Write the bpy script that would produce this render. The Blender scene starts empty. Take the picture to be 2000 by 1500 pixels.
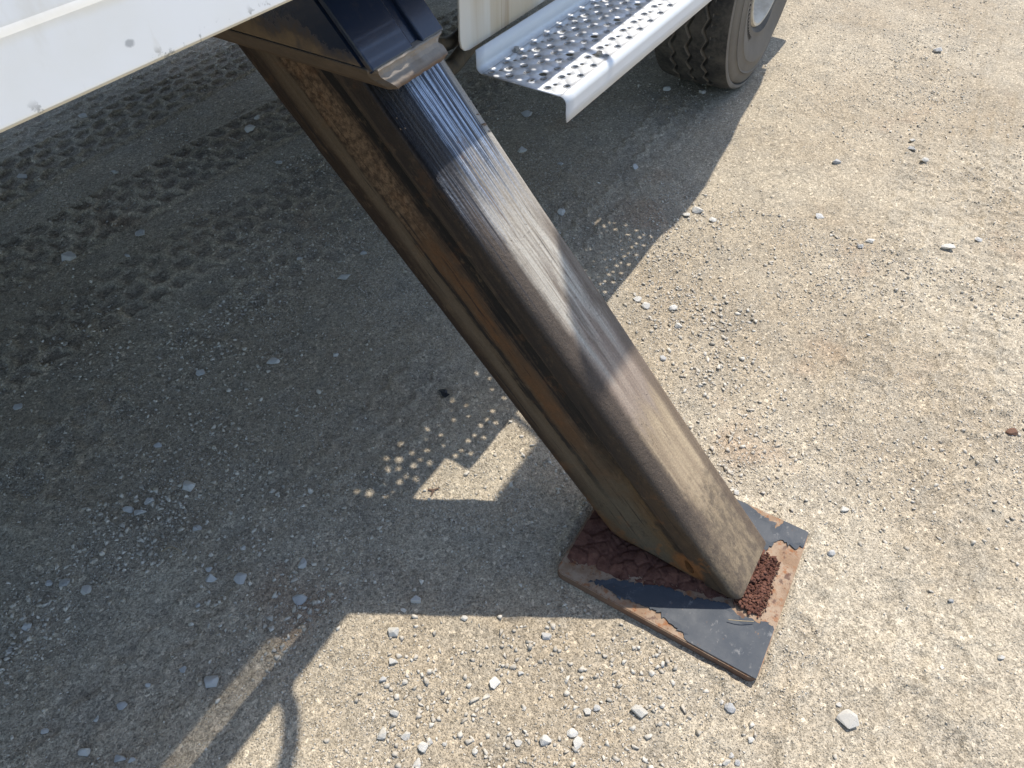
import bpy, bmesh, math, random
import numpy as np
from mathutils import Vector, Matrix
from mathutils.geometry import delaunay_2d_cdt

random.seed(7); rng = np.random.default_rng(11)
R = math.radians
scene = bpy.context.scene
COL = scene.collection

# ------------------------------------------------------------------ camera
# world: +X along the truck towards its cab, +Y from the open yard in under the truck, Z up
cam_d = bpy.data.cameras.new('camera'); cam = bpy.data.objects.new('camera', cam_d); COL.objects.link(cam)
cam_d.sensor_width = 36.0; cam_d.lens = 24.12; cam_d.clip_start = 0.02; cam_d.clip_end = 2000
PITCH, YAW = R(48.2245), R(31.239)
Fh = Vector((math.cos(YAW), math.sin(YAW), 0)); Rt = Vector((math.sin(YAW), -math.cos(YAW), 0))
fw = Fh * math.cos(PITCH) + Vector((0, 0, -math.sin(PITCH))); up = Rt.cross(fw)
M = Matrix((Rt, up, -fw)).transposed().to_4x4(); M.translation = (0, 0, 1.5)
cam.matrix_world = M
scene.camera = cam

# ------------------------------------------------------------------ sky and sun
SUN_EL = R(62.2)
world = bpy.data.worlds.new('World'); scene.world = world; world.use_nodes = True
wn = world.node_tree; sky = wn.nodes.new('ShaderNodeTexSky'); sky.sky_type = 'NISHITA'; sky.sun_disc = False
sky.sun_elevation = SUN_EL; sky.sun_rotation = R(90); sky.air_density = 1.0; sky.dust_density = 1.0
bgn = wn.nodes['Background']; wn.links.new(sky.outputs[0], bgn.inputs[0]); bgn.inputs[1].default_value = 0.15
sun_d = bpy.data.lights.new('sun', 'SUN'); sun_d.energy = 3.0; sun_d.angle = R(0.53); sun_d.color = (1.0, 0.95, 0.87)
sun = bpy.data.objects.new('sun', sun_d); COL.objects.link(sun)
SV = Vector((math.cos(SUN_EL), -0.004, math.sin(SUN_EL))).normalized()
sun.rotation_euler = SV.to_track_quat('Z', 'Y').to_euler()
sun.location = SV * 12
scene.view_settings.view_transform = 'Standard'; scene.view_settings.look = 'None'
scene.view_settings.gamma = 1.0; scene.view_settings.use_curve_mapping = False
scene.view_settings.exposure = 0.78

# ------------------------------------------------------------------ helpers
def tag(o, label=None, cat=None, group=None, kind=None):
    if label: o['label'] = label
    if cat: o['category'] = cat
    if group: o['group'] = group
    if kind: o['kind'] = kind
    return o

def link(name, me, mat=None, parent=None):
    o = bpy.data.objects.new(name, me); COL.objects.link(o)
    if mat and me: me.materials.append(mat)
    if parent: o.parent = parent
    return o

def empty(name, parent=None, loc=(0, 0, 0)):
    o = bpy.data.objects.new(name, None); COL.objects.link(o); o.location = loc
    o.empty_display_size = 0.1
    if parent: o.parent = parent
    return o

def np_mesh(name, V, tris):
    V = np.asarray(V, np.float32); F = np.asarray(tris, np.int32); k = F.shape[1]
    me = bpy.data.meshes.new(name)
    me.vertices.add(len(V)); me.vertices.foreach_set('co', V.ravel())
    me.loops.add(F.size); me.loops.foreach_set('vertex_index', F.ravel())
    me.polygons.add(len(F)); me.polygons.foreach_set('loop_start', np.arange(len(F), dtype=np.int32) * k)
    me.polygons.foreach_set('loop_total', np.full(len(F), k, np.int32))
    me.update(calc_edges=True); me.validate()
    return me

def smooth(me, on=True):
    me.polygons.foreach_set('use_smooth', [on] * len(me.polygons)); me.update()

def bm_mesh(name, bm):
    me = bpy.data.meshes.new(name); bmesh.ops.recalc_face_normals(bm, faces=bm.faces); bm.to_mesh(me); bm.free(); return me

def box_bm(lo, hi, bev=0.0, seg=2):
    bm = bmesh.new(); bmesh.ops.create_cube(bm, size=1)
    for v in bm.verts:
        v.co = Vector([lo[i] + (v.co[i] + .5) * (hi[i] - lo[i]) for i in range(3)])
    if bev: bmesh.ops.bevel(bm, geom=list(bm.edges), offset=bev, segments=seg, affect='EDGES', profile=0.5)
    return bm

def box(name, lo, hi, mat, parent=None, bev=0.004):
    return link(name, bm_mesh(name, box_bm(lo, hi, bev)), mat, parent)

def prism_x(name, poly, x0, x1, mat, parent=None, bev=0.0):
    """polygon in (y, z) extruded along x"""
    bm = bmesh.new()
    vs = [bm.verts.new((x0, y, z)) for y, z in poly]; f = bm.faces.new(vs)
    r = bmesh.ops.extrude_face_region(bm, geom=[f])
    bmesh.ops.translate(bm, verts=[v for v in r['geom'] if isinstance(v, bmesh.types.BMVert)], vec=(x1 - x0, 0, 0))
    if bev: bmesh.ops.bevel(bm, geom=list(bm.edges), offset=bev, segments=2, affect='EDGES')
    return link(name, bm_mesh(name, bm), mat, parent)

def tube(name, pts, r, mat, parent=None, seg=12, sub=8):
    """smooth tube through pts (Catmull-Rom)"""
    P = [Vector(p) for p in pts]; C = []
    for i in range(len(P) - 1):
        p0 = P[max(i - 1, 0)]; p1 = P[i]; p2 = P[i + 1]; p3 = P[min(i + 2, len(P) - 1)]
        for k in range(sub):
            t = k / sub
            C.append(0.5 * ((2 * p1) + (p2 - p0) * t + (2 * p0 - 5 * p1 + 4 * p2 - p3) * t * t + (3 * p1 - p0 - 3 * p2 + p3) * t ** 3))
    C.append(P[-1])
    bm = bmesh.new(); rings = []; nrm = None
    for i, c in enumerate(C):
        d = (C[min(i + 1, len(C) - 1)] - C[max(i - 1, 0)]).normalized()
        if nrm is None: nrm = d.orthogonal().normalized()
        nrm = (nrm - d * nrm.dot(d)).normalized(); b = d.cross(nrm)
        rings.append([bm.verts.new(c + (nrm * math.cos(a) + b * math.sin(a)) * r) for a in [2 * math.pi * j / seg for j in range(seg)]])
    for a, b in zip(rings, rings[1:]):
        for j in range(seg):
            bm.faces.new((a[j], a[(j + 1) % seg], b[(j + 1) % seg], b[j]))
    bm.faces.new(rings[0][::-1]); bm.faces.new(rings[-1])
    me = bm_mesh(name, bm); smooth(me); return link(name, me, mat, parent)

# numpy value noise -------------------------------------------------
def _hash(ix, iy, s):
    n = (ix.astype(np.int64) * 374761393 + iy.astype(np.int64) * 668265263 + s * 1442695041) & 0xFFFFFFFF
    n = ((n ^ (n >> 13)) * 1274126177) & 0xFFFFFFFF
    n = (n ^ (n >> 16)) & 0xFFFFFFFF
    return n / 4294967295.0

def vnoise(x, y, s=0):
    x = np.asarray(x, float); y = np.asarray(y, float)
    ix = np.floor(x); iy = np.floor(y); fx = x - ix; fy = y - iy
    fx = fx * fx * (3 - 2 * fx); fy = fy * fy * (3 - 2 * fy)
    a = _hash(ix, iy, s); b = _hash(ix + 1, iy, s); c = _hash(ix, iy + 1, s); d = _hash(ix + 1, iy + 1, s)
    return (a + (b - a) * fx) * (1 - fy) + (c + (d - c) * fx) * fy

def fbm(x, y, sc, oct=3, s=0):
    t = 0; a = 1.0; tot = 0
    for k in range(oct):
        t = t + a * (vnoise(x * sc * 2 ** k + 17.3 * k, y * sc * 2 ** k - 9.1 * k, s + k) - .5); tot += a; a *= .5
    return t / tot * 2

# ------------------------------------------------------------------ materials
class NT:
    def __init__(self, name):
        self.m = bpy.data.materials.new(name); self.m.use_nodes = True
        self.t = self.m.node_tree; self.b = self.t.nodes['Principled BSDF']; self._tc = None
    def n(self, typ, **kw):
        x = self.t.nodes.new(typ)
        for k, v in kw.items(): setattr(x, k, v)
        return x
    def l(self, a, b): self.t.links.new(a, b)
    def put(self, sock, v):
        if isinstance(v, bpy.types.NodeSocket): self.l(v, sock)
        elif isinstance(v, (tuple, list)) and len(v) == 3 and sock.type == 'RGBA': sock.default_value = (*v, 1)
        else: sock.default_value = v
    def co(self, kind='Object'):
        if self._tc is None: self._tc = self.n('ShaderNodeTexCoord')
        return self._tc.outputs[kind]
    def mapv(self, scale=(1, 1, 1), loc=(0, 0, 0), rot=(0, 0, 0), src=None):
        m = self.n('ShaderNodeMapping'); self.l(src or self.co(), m.inputs[0])
        m.inputs['Scale'].default_value = scale; m.inputs['Location'].default_value = loc; m.inputs['Rotation'].default_value = rot
        return m.outputs[0]
    def noise(self, sc, det=4, rough=.55, vec=None, dist=0):
        x = self.n('ShaderNodeTexNoise'); self.l(vec or self.co(), x.inputs['Vector'])
        x.inputs['Scale'].default_value = sc; x.inputs['Detail'].default_value = det; x.inputs['Roughness'].default_value = rough
        x.inputs['Distortion'].default_value = dist; return x.outputs[0]
    def vor(self, sc, vec=None, feat='F1', out='Distance', rnd=1.0):
        x = self.n('ShaderNodeTexVoronoi', feature=feat); self.l(vec or self.co(), x.inputs['Vector'])
        x.inputs['Scale'].default_value = sc; x.inputs['Randomness'].default_value = rnd; return x.outputs[out]
    def ramp(self, f, stops, interp='LINEAR'):
        x = self.n('ShaderNodeValToRGB'); self.put(x.inputs[0], f); cr = x.color_ramp; cr.interpolation = interp
        while len(cr.elements) < len(stops): cr.elements.new(0.5)
        for e, (p, c) in zip(cr.elements, stops):
            e.position = p; e.color = (*c, 1) if isinstance(c, (tuple, list)) else (c, c, c, 1)
        return x.outputs[0]
    def mix(self, f, a, b, mode='MIX'):
        x = self.n('ShaderNodeMix', data_type='RGBA', blend_type=mode)
        self.put(x.inputs[0], f); self.put(x.inputs[6], a); self.put(x.inputs[7], b); return x.outputs[2]
    def math(self, op, a, b=0.0, c=None, clamp=False):
        x = self.n('ShaderNodeMath', operation=op, use_clamp=clamp); self.put(x.inputs[0], a); self.put(x.inputs[1], b)
        if c is not None: self.put(x.inputs[2], c)
        return x.outputs[0]
    def rng(self, f, a, b, lo=0., hi=1., smooth=True):
        x = self.n('ShaderNodeMapRange'); x.interpolation_type = 'SMOOTHSTEP' if smooth else 'LINEAR'
        self.put(x.inputs[0], f); x.inputs[1].default_value = a; x.inputs[2].default_value = b
        x.inputs[3].default_value = lo; x.inputs[4].default_value = hi; return x.outputs[0]
    def xyz(self, src=None):
        s = self.n('ShaderNodeSeparateXYZ'); self.l(src or self.co(), s.inputs[0]); return s.outputs
    def bump(self, h, dist=.002, st=1.0, prev=None):
        x = self.n('ShaderNodeBump'); self.put(x.inputs['Height'], h); x.inputs['Distance'].default_value = dist
        x.inputs['Strength'].default_value = st
        if prev is not None: self.l(prev, x.inputs['Normal'])
        return x.outputs[0]
    def done(self, color=None, rough=None, metal=None, normal=None, spec=None, coat=None):
        for k, v in (('Base Color', color), ('Roughness', rough), ('Metallic', metal), ('Normal', normal), ('Specular IOR Level', spec), ('Coat Weight', coat)):
            if v is not None: self.put(self.b.inputs[k], v)
        return self.m

def mat_ground():
    t = NT('gravel_dirt')
    big = t.noise(1.3, 5, .6); mid = t.noise(7, 5, .6); fine = t.noise(70, 4, .65)
    c = t.mix(t.rng(big, .35, .68), (.40, .328, .232), (.50, .428, .318))
    c = t.mix(t.rng(mid, .42, .72, 0, .7), c, (.35, .305, .235))
    red = t.noise(2.6, 3, .5, vec=t.mapv(loc=(4.2, 1.7, 0)))
    c = t.mix(t.rng(red, .62, .75, 0, .35), c, (.33, .20, .12))
    v1 = t.vor(130, out='Color'); v1b = t.xyz(v1)[0]
    c = t.mix(1.0, c, t.ramp(v1b, [(0, .70), (.4, .95), (.8, 1.02), (.93, 1.12), (1, 1.5)]), 'MULTIPLY')
    v2 = t.xyz(t.vor(330, out='Color'))[1]
    c = t.mix(1.0, c, t.ramp(v2, [(0, .66), (.5, 1.0), (1, 1.28)]), 'MULTIPLY')
    d1 = t.vor(130); d2 = t.vor(330); d3 = t.vor(60)
    h1 = t.rng(d1, .0, .55, 1, 0); h2 = t.rng(d2, 0, .55, 1, 0); h3 = t.rng(d3, 0, .5, 1, 0)
    m1 = t.rng(t.noise(11, 3), .42, .62)
    nb = t.bump(t.math('MULTIPLY', h1, m1), .0026, .9)
    nb = t.bump(h2, .0016, 1.0, nb); nb = t.bump(t.math('MULTIPLY', h3, t.rng(t.noise(5, 3), .5, .65)), .003, .5, nb)
    nb = t.bump(fine, .005, .8, nb); nb = t.bump(t.noise(26, 5, .65), .010, .6, nb)
    return t.done(c, .95, 0, nb, .15)

def mat_stone(name, a, b, dusty=(.42, .37, .28)):
    t = NT(name)
    g = t.n('ShaderNodeNewGeometry'); oi = t.n('ShaderNodeObjectInfo')
    r = t.math('FRACT', t.math('ADD', g.outputs['Random Per Island'], t.math('MULTIPLY', oi.outputs['Random'], 7.31)))
    c = t.mix(r, a, b)
    w = t.co('Object')
    c = t.mix(t.rng(t.noise(90, 4, .6, vec=w), .38, .7, 0, .7), c, dusty)
    c = t.mix(1.0, c, t.ramp(t.noise(260, 3, .6, vec=w), [(.2, .8), (.8, 1.15)]), 'MULTIPLY')
    return t.done(c, .9, 0, t.bump(t.noise(160, 5, .65, vec=w), .003, .6), .2)

def mat_leg():
    t = NT('greasy_rusted_steel'); X, Lc, N = t.xyz()
    def sub(a): return t.math('SUBTRACT', a, .5)
    def mul(*a):
        o = a[0]
        for q in a[1:]: o = t.math('MULTIPLY', o, q)
        return o
    st = t.noise(1, 6, .65, vec=t.mapv((46, 2.0, 46)))            # streaks along the tube
    st2 = t.noise(1, 5, .65, vec=t.mapv((170, 5, 170), loc=(3, 1, 2)))
    st3 = t.noise(1, 5, .7, vec=t.mapv((22, 1.5, 22), loc=(1, 8, 5)))
    blot = t.noise(9, 6, .66); blot2 = t.noise(26, 6, .7); blot3 = t.noise(60, 5, .72, vec=t.mapv((1, .45, 1), loc=(7, 7, 7))); grit = t.noise(260, 3, .7)
    # --- flank facing the camera
    nn = t.math('ADD', N, mul(sub(st), .055)); nn = t.math('ADD', nn, mul(sub(st3), .060)); nn = t.math('ADD', nn, mul(sub(blot2), .018))
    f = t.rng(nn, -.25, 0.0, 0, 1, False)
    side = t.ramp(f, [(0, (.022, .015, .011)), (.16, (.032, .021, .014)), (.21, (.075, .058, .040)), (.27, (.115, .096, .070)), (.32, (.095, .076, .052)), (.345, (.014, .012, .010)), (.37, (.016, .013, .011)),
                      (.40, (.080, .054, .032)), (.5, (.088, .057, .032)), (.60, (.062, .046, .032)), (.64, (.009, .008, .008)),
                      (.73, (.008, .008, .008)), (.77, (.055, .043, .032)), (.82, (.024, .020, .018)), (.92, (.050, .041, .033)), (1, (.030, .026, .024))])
    om = mul(t.rng(f, .36, .44), t.rng(f, .54, .64, 1, 0), t.rng(Lc, .40, .70), t.rng(Lc, .95, 1.10, 1, .15))
    side = t.mix(mul(om, mul(t.rng(blot, .35, .6, .2, .85), t.rng(blot3, .35, .6, 1, .45))), side, t.mix(blot2, (.175, .088, .034), (.11, .056, .025)))
    dry = mul(t.rng(Lc, .96, 1.10), t.rng(f, .3, .4), t.rng(f, .55, .66, 1, 0))
    side = t.mix(mul(dry, .85), side, t.mix(t.rng(t.noise(85, 5, .75), .38, .62), (.05, .034, .022), (.20, .150, .100)))
    fl = t.math('ADD', f, mul(sub(blot), .35))
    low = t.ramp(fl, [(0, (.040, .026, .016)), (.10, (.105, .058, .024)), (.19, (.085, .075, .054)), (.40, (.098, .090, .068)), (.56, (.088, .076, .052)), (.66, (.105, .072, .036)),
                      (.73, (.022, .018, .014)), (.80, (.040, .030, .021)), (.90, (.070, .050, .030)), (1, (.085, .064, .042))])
    low = t.mix(t.rng(t.noise(32, 6, .75, vec=t.mapv((1, 1, 1), loc=(4, 4, 4))), .56, .66, 0, .7), low, (.030, .027, .023))
    lo = t.rng(t.math('ADD', Lc, mul(sub(blot), .45)), .24, .52, 1, 0)
    side = t.mix(lo, side, low)
    side = t.mix(t.rng(blot3, .54, .72, 0, .6), side, (.135, .102, .068))
    side = t.mix(mul(t.rng(st2, .58, .66), .8), side, (.011, .010, .010))
    rust = mul(t.rng(t.noise(15, 6, .72, vec=t.mapv(loc=(9, 3, 1))), .55, .64), t.rng(Lc, .05, .35, 1, .2))
    side = t.mix(mul(rust, .7), side, (.20, .092, .030))
    vd = t.n('ShaderNodeVectorMath', operation='DISTANCE'); t.l(t.mapv((0, 1, 1.5)), vd.inputs[0]); vd.inputs[1].default_value = (0, .095, -.075 * 1.5)
    side = t.mix(t.rng(t.math('ADD', vd.outputs['Value'], mul(sub(blot2), .05)), .028, .055, .9, 0), side, t.mix(blot3, (.25, .115, .035), (.13, .062, .025)))
    # --- outer top face
    tan = t.mix(t.rng(st, .35, .65), (.40, .305, .195), (.25, .185, .120))
    brown = t.mix(t.rng(st, .35, .65), (.215, .160, .122), (.33, .26, .20))
    grey = t.mix(t.rng(st2, .35, .65), (.26, .225, .180), (.46, .42, .355))
    top = t.mix(t.rng(t.math('ADD', Lc, mul(sub(st), .55)), .60, .80), brown, grey)
    top = t.mix(t.rng(t.math('ADD', Lc, mul(sub(st3), .30)), .42, .54, 1, 0), top, tan)
    scuff = t.mix(t.rng(blot3, .40, .60), (.135, .102, .070), t.mix(st2, (.20, .148, .092), (.30, .228, .145)))
    top = t.mix(t.rng(t.math('ADD', Lc, mul(sub(blot2), .35)), .17, .30, 1, 0), top, scuff)
    dk = t.rng(t.noise(1, 6, .7, vec=t.mapv((24, 3.2, 24), loc=(8, 4, 1))), .54, .66)
    top = t.mix(mul(dk, .65), top, (.105, .076, .056))
    top = t.mix(mul(t.rng(t.math('ADD', X, mul(sub(st), .03)), .955, .975), t.rng(Lc, .85, 1.0, .7, .1)), top, (.105, .074, .052))
    xr = t.math('ADD', X, mul(sub(blot2), .020))
    top = t.mix(mul(t.rng(xr, .850, .874, 1, 0), t.rng(Lc, .06, .25, .35, .95)), top, t.mix(blot3, (.036, .027, .022), (.095, .070, .052)))
    bm_ = mul(t.rng(t.math('ADD', Lc, mul(sub(st2), .5)), .93, 1.14), t.rng(X, .972, .986, 1, .15))
    bare = t.mix(t.rng(t.noise(1, 4, .7, vec=t.mapv((260, 3.0, 60), loc=(3, 3, 3))), .43, .62), (.036, .043, .060), (.34, .40, .50))
    bare = t.mix(mul(t.rng(t.noise(16, 5, .7, vec=t.mapv((1, .6, 1), loc=(1, 6, 1))), .60, .68), .8), bare, (.14, .075, .045))
    top = t.mix(bm_, top, bare)
    top = t.mix(mul(t.rng(Lc, .98, 1.12), t.rng(xr, .872, .892, 1, 0), .9), top, (.014, .014, .016))
    scr = mul(t.rng(t.noise(1, 3, .6, vec=t.mapv((120, 2.2, 30), loc=(5, 2, 8))), .60, .65), t.rng(Lc, .7, .95))
    top = t.mix(scr, top, (.03, .03, .035))
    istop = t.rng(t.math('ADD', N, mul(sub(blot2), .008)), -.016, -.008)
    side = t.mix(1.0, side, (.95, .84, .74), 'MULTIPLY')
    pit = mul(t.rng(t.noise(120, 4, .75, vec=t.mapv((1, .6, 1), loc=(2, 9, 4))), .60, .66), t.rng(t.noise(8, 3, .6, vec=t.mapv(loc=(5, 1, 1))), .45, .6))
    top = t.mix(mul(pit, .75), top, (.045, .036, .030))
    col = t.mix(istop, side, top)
    col = t.mix(1.0, col, t.ramp(grit, [(.25, .78), (.75, 1.18)]), 'MULTIPLY')
    metal = mul(istop, bm_, .8)
    rgh = t.mix(istop, t.ramp(st, [(.3, .55), (.7, .9)]), t.mix(bm_, t.ramp(st, [(.3, .7), (.7, .9)]), t.ramp(st2, [(.3, .22), (.7, .45)])))
    crust = mul(t.rng(N, -.04, -.006), t.rng(X, .835, .875, 1, .3))
    nb = t.bump(mul(t.noise(95, 6, .75), crust), .008, .9)
    nb = t.bump(st2, .0012, .5, nb); nb = t.bump(blot3, .0016, .4, nb); nb = t.bump(grit, .0010, .4, nb)
    return t.done(col, rgh, metal, nb, .35)

def mat_sleeve():
    t = NT('black_enamel_dusty'); X, Y, Z = t.xyz()
    n1 = t.noise(11, 6, .68); n2 = t.noise(45, 5, .65)
    dustline = t.math('ADD', Z, t.math('MULTIPLY', t.math('SUBTRACT', n1, .5), .16))
    g = t.n('ShaderNodeNewGeometry'); nx = t.xyz(g.outputs['Normal'])[0]
    sidef = t.math('MULTIPLY', t.rng(nx, -.8, -.5, 1, 0), t.rng(X, .7945, .7955, 1, 0))
    d = t.math('MULTIPLY', t.rng(t.math('SUBTRACT', dustline, t.math('MULTIPLY', t.math('SUBTRACT', Y, .72), .16)), 1.005, 1.055, 1, 0), sidef)
    d = t.math('ADD', d, t.math('MULTIPLY', t.rng(n2, .5, .8, 0, .10), 1.0), clamp=True)
    c = t.mix(d, (.011, .018, .036), t.mix(n2, (.115, .078, .043), (.21, .15, .088)))
    return t.done(c, t.rng(d, 0, .5, .22, .85), 0, t.bump(n2, .002, .15), .5)

def mat_collar():
    t = NT('dust_caked_collar'); n1 = t.noise(30, 5, .65); n2 = t.noise(14, 4, .6)
    c = t.mix(n1, (.20, .165, .135), (.36, .315, .265)); c = t.mix(t.rng(n2, .5, .7, 0, .6), c, (.18, .13, .085))
    c = t.mix(t.rng(t.noise(22, 5, .7, vec=t.mapv(loc=(3, 3, 3))), .62, .68), c, (.05, .05, .055))
    z = t.xyz()[2]; c = t.mix(t.rng(t.math('ADD', z, t.math('MULTIPLY', t.math('SUBTRACT', n2, .5), .012)), 1.002, 1.012, .95, 0), c, (.13, .072, .036))
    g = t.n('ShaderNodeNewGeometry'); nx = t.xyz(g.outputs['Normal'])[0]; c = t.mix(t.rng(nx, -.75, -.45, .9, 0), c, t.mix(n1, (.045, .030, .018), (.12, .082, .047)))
    return t.done(c, .85, 0, t.bump(n1, .004, .6))

def mat_white(name='white_paint', stain=False):
    t = NT(name); X, Y, Z = t.xyz()
    n1 = t.noise(6, 5, .6); n2 = t.noise(40, 4, .6)
    c = t.mix(t.rng(n1, .4, .75, 0, .5), (.715, .705, .685), (.66, .635, .57))
    if not stain:
        c = t.mix(t.math('MULTIPLY', t.rng(t.math('ABSOLUTE', t.math('SUBTRACT', t.math('ADD', Z, t.math('MULTIPLY', t.math('SUBTRACT', n1, .5), .012)), 1.2725)), 0, .009, 1, 0), .5), c, (.63, .56, .42))
        c = t.mix(t.rng(Z, 1.2105, 1.217, .85, 0), c, (.68, .58, .38))
        ch = t.vor(26, vec=t.mapv((1, 1, 1.4))); sel = t.xyz(t.vor(26, vec=t.mapv((1, 1, 1.4)), out='Color'))[0]
        chip = t.math('MULTIPLY', t.rng(t.math('ADD', ch, t.math('MULTIPLY', t.math('SUBTRACT', n2, .5), .25)), .10, .17, 1, 0), t.rng(sel, .68, .69))
        c = t.mix(t.math('MULTIPLY', chip, .8), c, (.30, .30, .30))
        low = t.math('MULTIPLY', t.rng(Z, 1.2135, 1.226, 1, 0), t.rng(t.noise(30, 5, .7), .60, .66))
        c = t.mix(t.math('MULTIPLY', low, .8), c, (.22, .21, .19))
        sm = t.math('MULTIPLY', t.rng(t.noise(9, 5, .7, vec=t.mapv((1, 1, .45), loc=(1, 5, 2))), .54, .68), .4)
        c = t.mix(sm, c, (.56, .52, .44))
        dr = t.math('MULTIPLY', t.rng(t.noise(1, 5, .7, vec=t.mapv((40, 40, 3), loc=(2, 1, 4))), .60, .72), t.rng(t.noise(5, 3, .6), .45, .6, 0, .3)); c = t.mix(dr, c, (.48, .42, .32))
    else:
        s = t.noise(1, 4, .6, vec=t.mapv((9, 9, .8)))
        c = t.mix(t.rng(s, .38, .62, .25, .9), (.74, .72, .66), (.52, .42, .28))
        c = t.mix(t.math('MULTIPLY', t.rng(t.noise(1, 3, .5, vec=t.mapv((30, 30, 1))), .6, .75), .6), c, (.34, .22, .11))
    return t.done(c, .38, 0, t.bump(n2, .002, .06), .45)

def mat_galv():
    t = NT('pressed_zinc'); n1 = t.noise(14, 5, .6); n2 = t.noise(90, 4, .65)
    c = t.mix(n1, (.60, .61, .62), (.68, .68, .675)); c = t.mix(t.rng(n2, .62, .78, 0, .35), c, (.46, .42, .36))
    return t.done(c, t.ramp(n1, [(.3, .45), (.7, .58)]), .15, t.bump(n2, .0006, .12), .4)

def mat_rubber():
    t = NT('dusty_rubber'); n1 = t.noise(9, 5, .6); n2 = t.noise(60, 5, .65)
    c = t.mix(t.rng(t.math('ADD', n1, t.math('MULTIPLY', t.math('SUBTRACT', n2, .5), .5)), .3, .7), (.035, .034, .033), (.105, .095, .08))
    x = t.xyz()
    g = t.n('ShaderNodeNewGeometry'); ny = t.xyz(g.outputs['Normal'])[1]
    c = t.mix(t.math('MULTIPLY', t.rng(t.math('MULTIPLY', ny, -1.0), .5, .9), .65), c, t.mix(n2, (.27, .23, .18), (.17, .15, .125)))
    return t.done(c, .85, 0, t.bump(n2, .002, .35), .3)

def mat_simple(name, c1, c2, rough=.6, metal=0., sc=20, bump=.002, bst=.4):
    t = NT(name); n1 = t.noise(sc, 5, .65)
    return t.done(t.mix(t.rng(n1, .3, .7), c1, c2), rough, metal, t.bump(t.noise(sc * 4, 4, .6), bump, bst))

def mat_rustplate():
    t = NT('rusted_plate'); X, Y, Z = t.xyz()
    n1 = t.noise(16, 6, .66); n2 = t.noise(60, 5, .68); n3 = t.noise(160, 3, .6)
    c = t.mix(t.rng(n1, .4, .62), (.34, .245, .165), (.25, .155, .09))
    c = t.mix(t.rng(n2, .52, .68, 0, .85), c, (.26, .095, .028))
    c = t.mix(t.rng(t.noise(30, 5, .7, vec=t.mapv(loc=(2, 7, 3))), .56, .66, 0, .8), c, (.085, .04, .028))
    c = t.mix(t.rng(n3, .62, .7, 0, .7), c, (.13, .045, .02))
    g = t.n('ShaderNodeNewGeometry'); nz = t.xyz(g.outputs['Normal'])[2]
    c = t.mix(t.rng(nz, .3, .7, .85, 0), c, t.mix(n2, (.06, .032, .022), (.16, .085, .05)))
    return t.done(c, .85, 0, t.bump(t.math('ADD', n2, n3), .003, .5))

def mat_padpaint():
    t = NT('worn_black_paint'); n1 = t.noise(14, 5, .62); n2 = t.noise(70, 5, .65)
    c = t.mix(n1, (.030, .037, .048), (.062, .070, .080))
    c = t.mix(t.rng(t.noise(38, 6, .75, vec=t.mapv(loc=(6, 1, 3))), .63, .70, 0, .8), c, (.20, .105, .05))
    c = t.mix(t.rng(n2, .6, .72, 0, .45), c, (.24, .225, .205))
    sp = t.math('MULTIPLY', t.rng(t.noise(17, 6, .75, vec=t.mapv((1, 1.6, 1), loc=(2, 2, 2))), .60, .70), .4)
    c = t.mix(sp, c, (.42, .40, .37))
    return t.done(c, t.ramp(n1, [(.3, .46), (.7, .66)]), 0, t.bump(n2, .0014, .4), .22)

def mat_soil():
    t = NT('red_soil'); n1 = t.noise(40, 5, .65); n2 = t.noise(190, 4, .65)
    c = t.mix(t.rng(n1, .35, .65), (.165, .078, .054), (.095, .043, .031)); c = t.mix(t.rng(n2, .6, .75, 0, .5), c, (.27, .16, .11))
    return t.done(c, .95, 0, t.bump(n2, .003, .7), .1)

MG = mat_ground()
MS_PALE = mat_stone('pale_limestone', (.56, .53, .47), (.74, .71, .65), (.60, .54, .44))
MS_GREY = mat_stone('grey_stone', (.40, .405, .41), (.58, .565, .53), (.52, .47, .39))
MS_GRAVEL = mat_stone('gravel_mix', (.40, .355, .285), (.70, .645, .55), (.49, .42, .325))
MS_RED = mat_stone('brown_stone', (.17, .085, .05), (.22, .12, .08), (.24, .15, .10))
MLEG = mat_leg(); MSLV = mat_sleeve(); MCOL = mat_collar(); MWH = mat_white(); MWS = mat_white('stained_white_paint', True)
MGALV = mat_galv(); MRUB = mat_rubber(); MRUST = mat_rustplate(); MPADP = mat_padpaint(); MSOIL = mat_soil()
MCH = mat_simple('chassis_black', (.018, .017, .016), (.06, .048, .036), .7)
MRIM = mat_simple('cream_rim_paint', (.60, .54, .44), (.44, .38, .29), .5)
MHOSE = mat_simple('dusty_hose', (.055, .05, .042), (.12, .095, .065), .75)
MZBOLT = mat_simple('zinc_bolt', (.45, .43, .40), (.30, .28, .25), .5, .6)
MCRUST = mat_simple('caked_mud', (.10, .07, .05), (.24, .18, .13), .95, 0, 60)
MLEAF = mat_simple('dry_leaf', (.085, .055, .04), (.16, .095, .06), .85)
MTAR = mat_simple('black_scrap', (.014, .014, .015), (.03, .03, .03), .4)
MSTRAW = mat_simple('dry_straw', (.40, .31, .18), (.30, .22, .12), .8)
MGLASS = mat_simple('mirror_back', (.02, .02, .02), (.03, .03, .03), .4)

# ------------------------------------------------------------------ ground
TRK = (0.75, 1.07)   # this truck's own wheel track
def zig(x, period, amp):
    p = (x / period) % 1.0
    return amp * (np.abs(p - .5) * 4 - 1)

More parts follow.
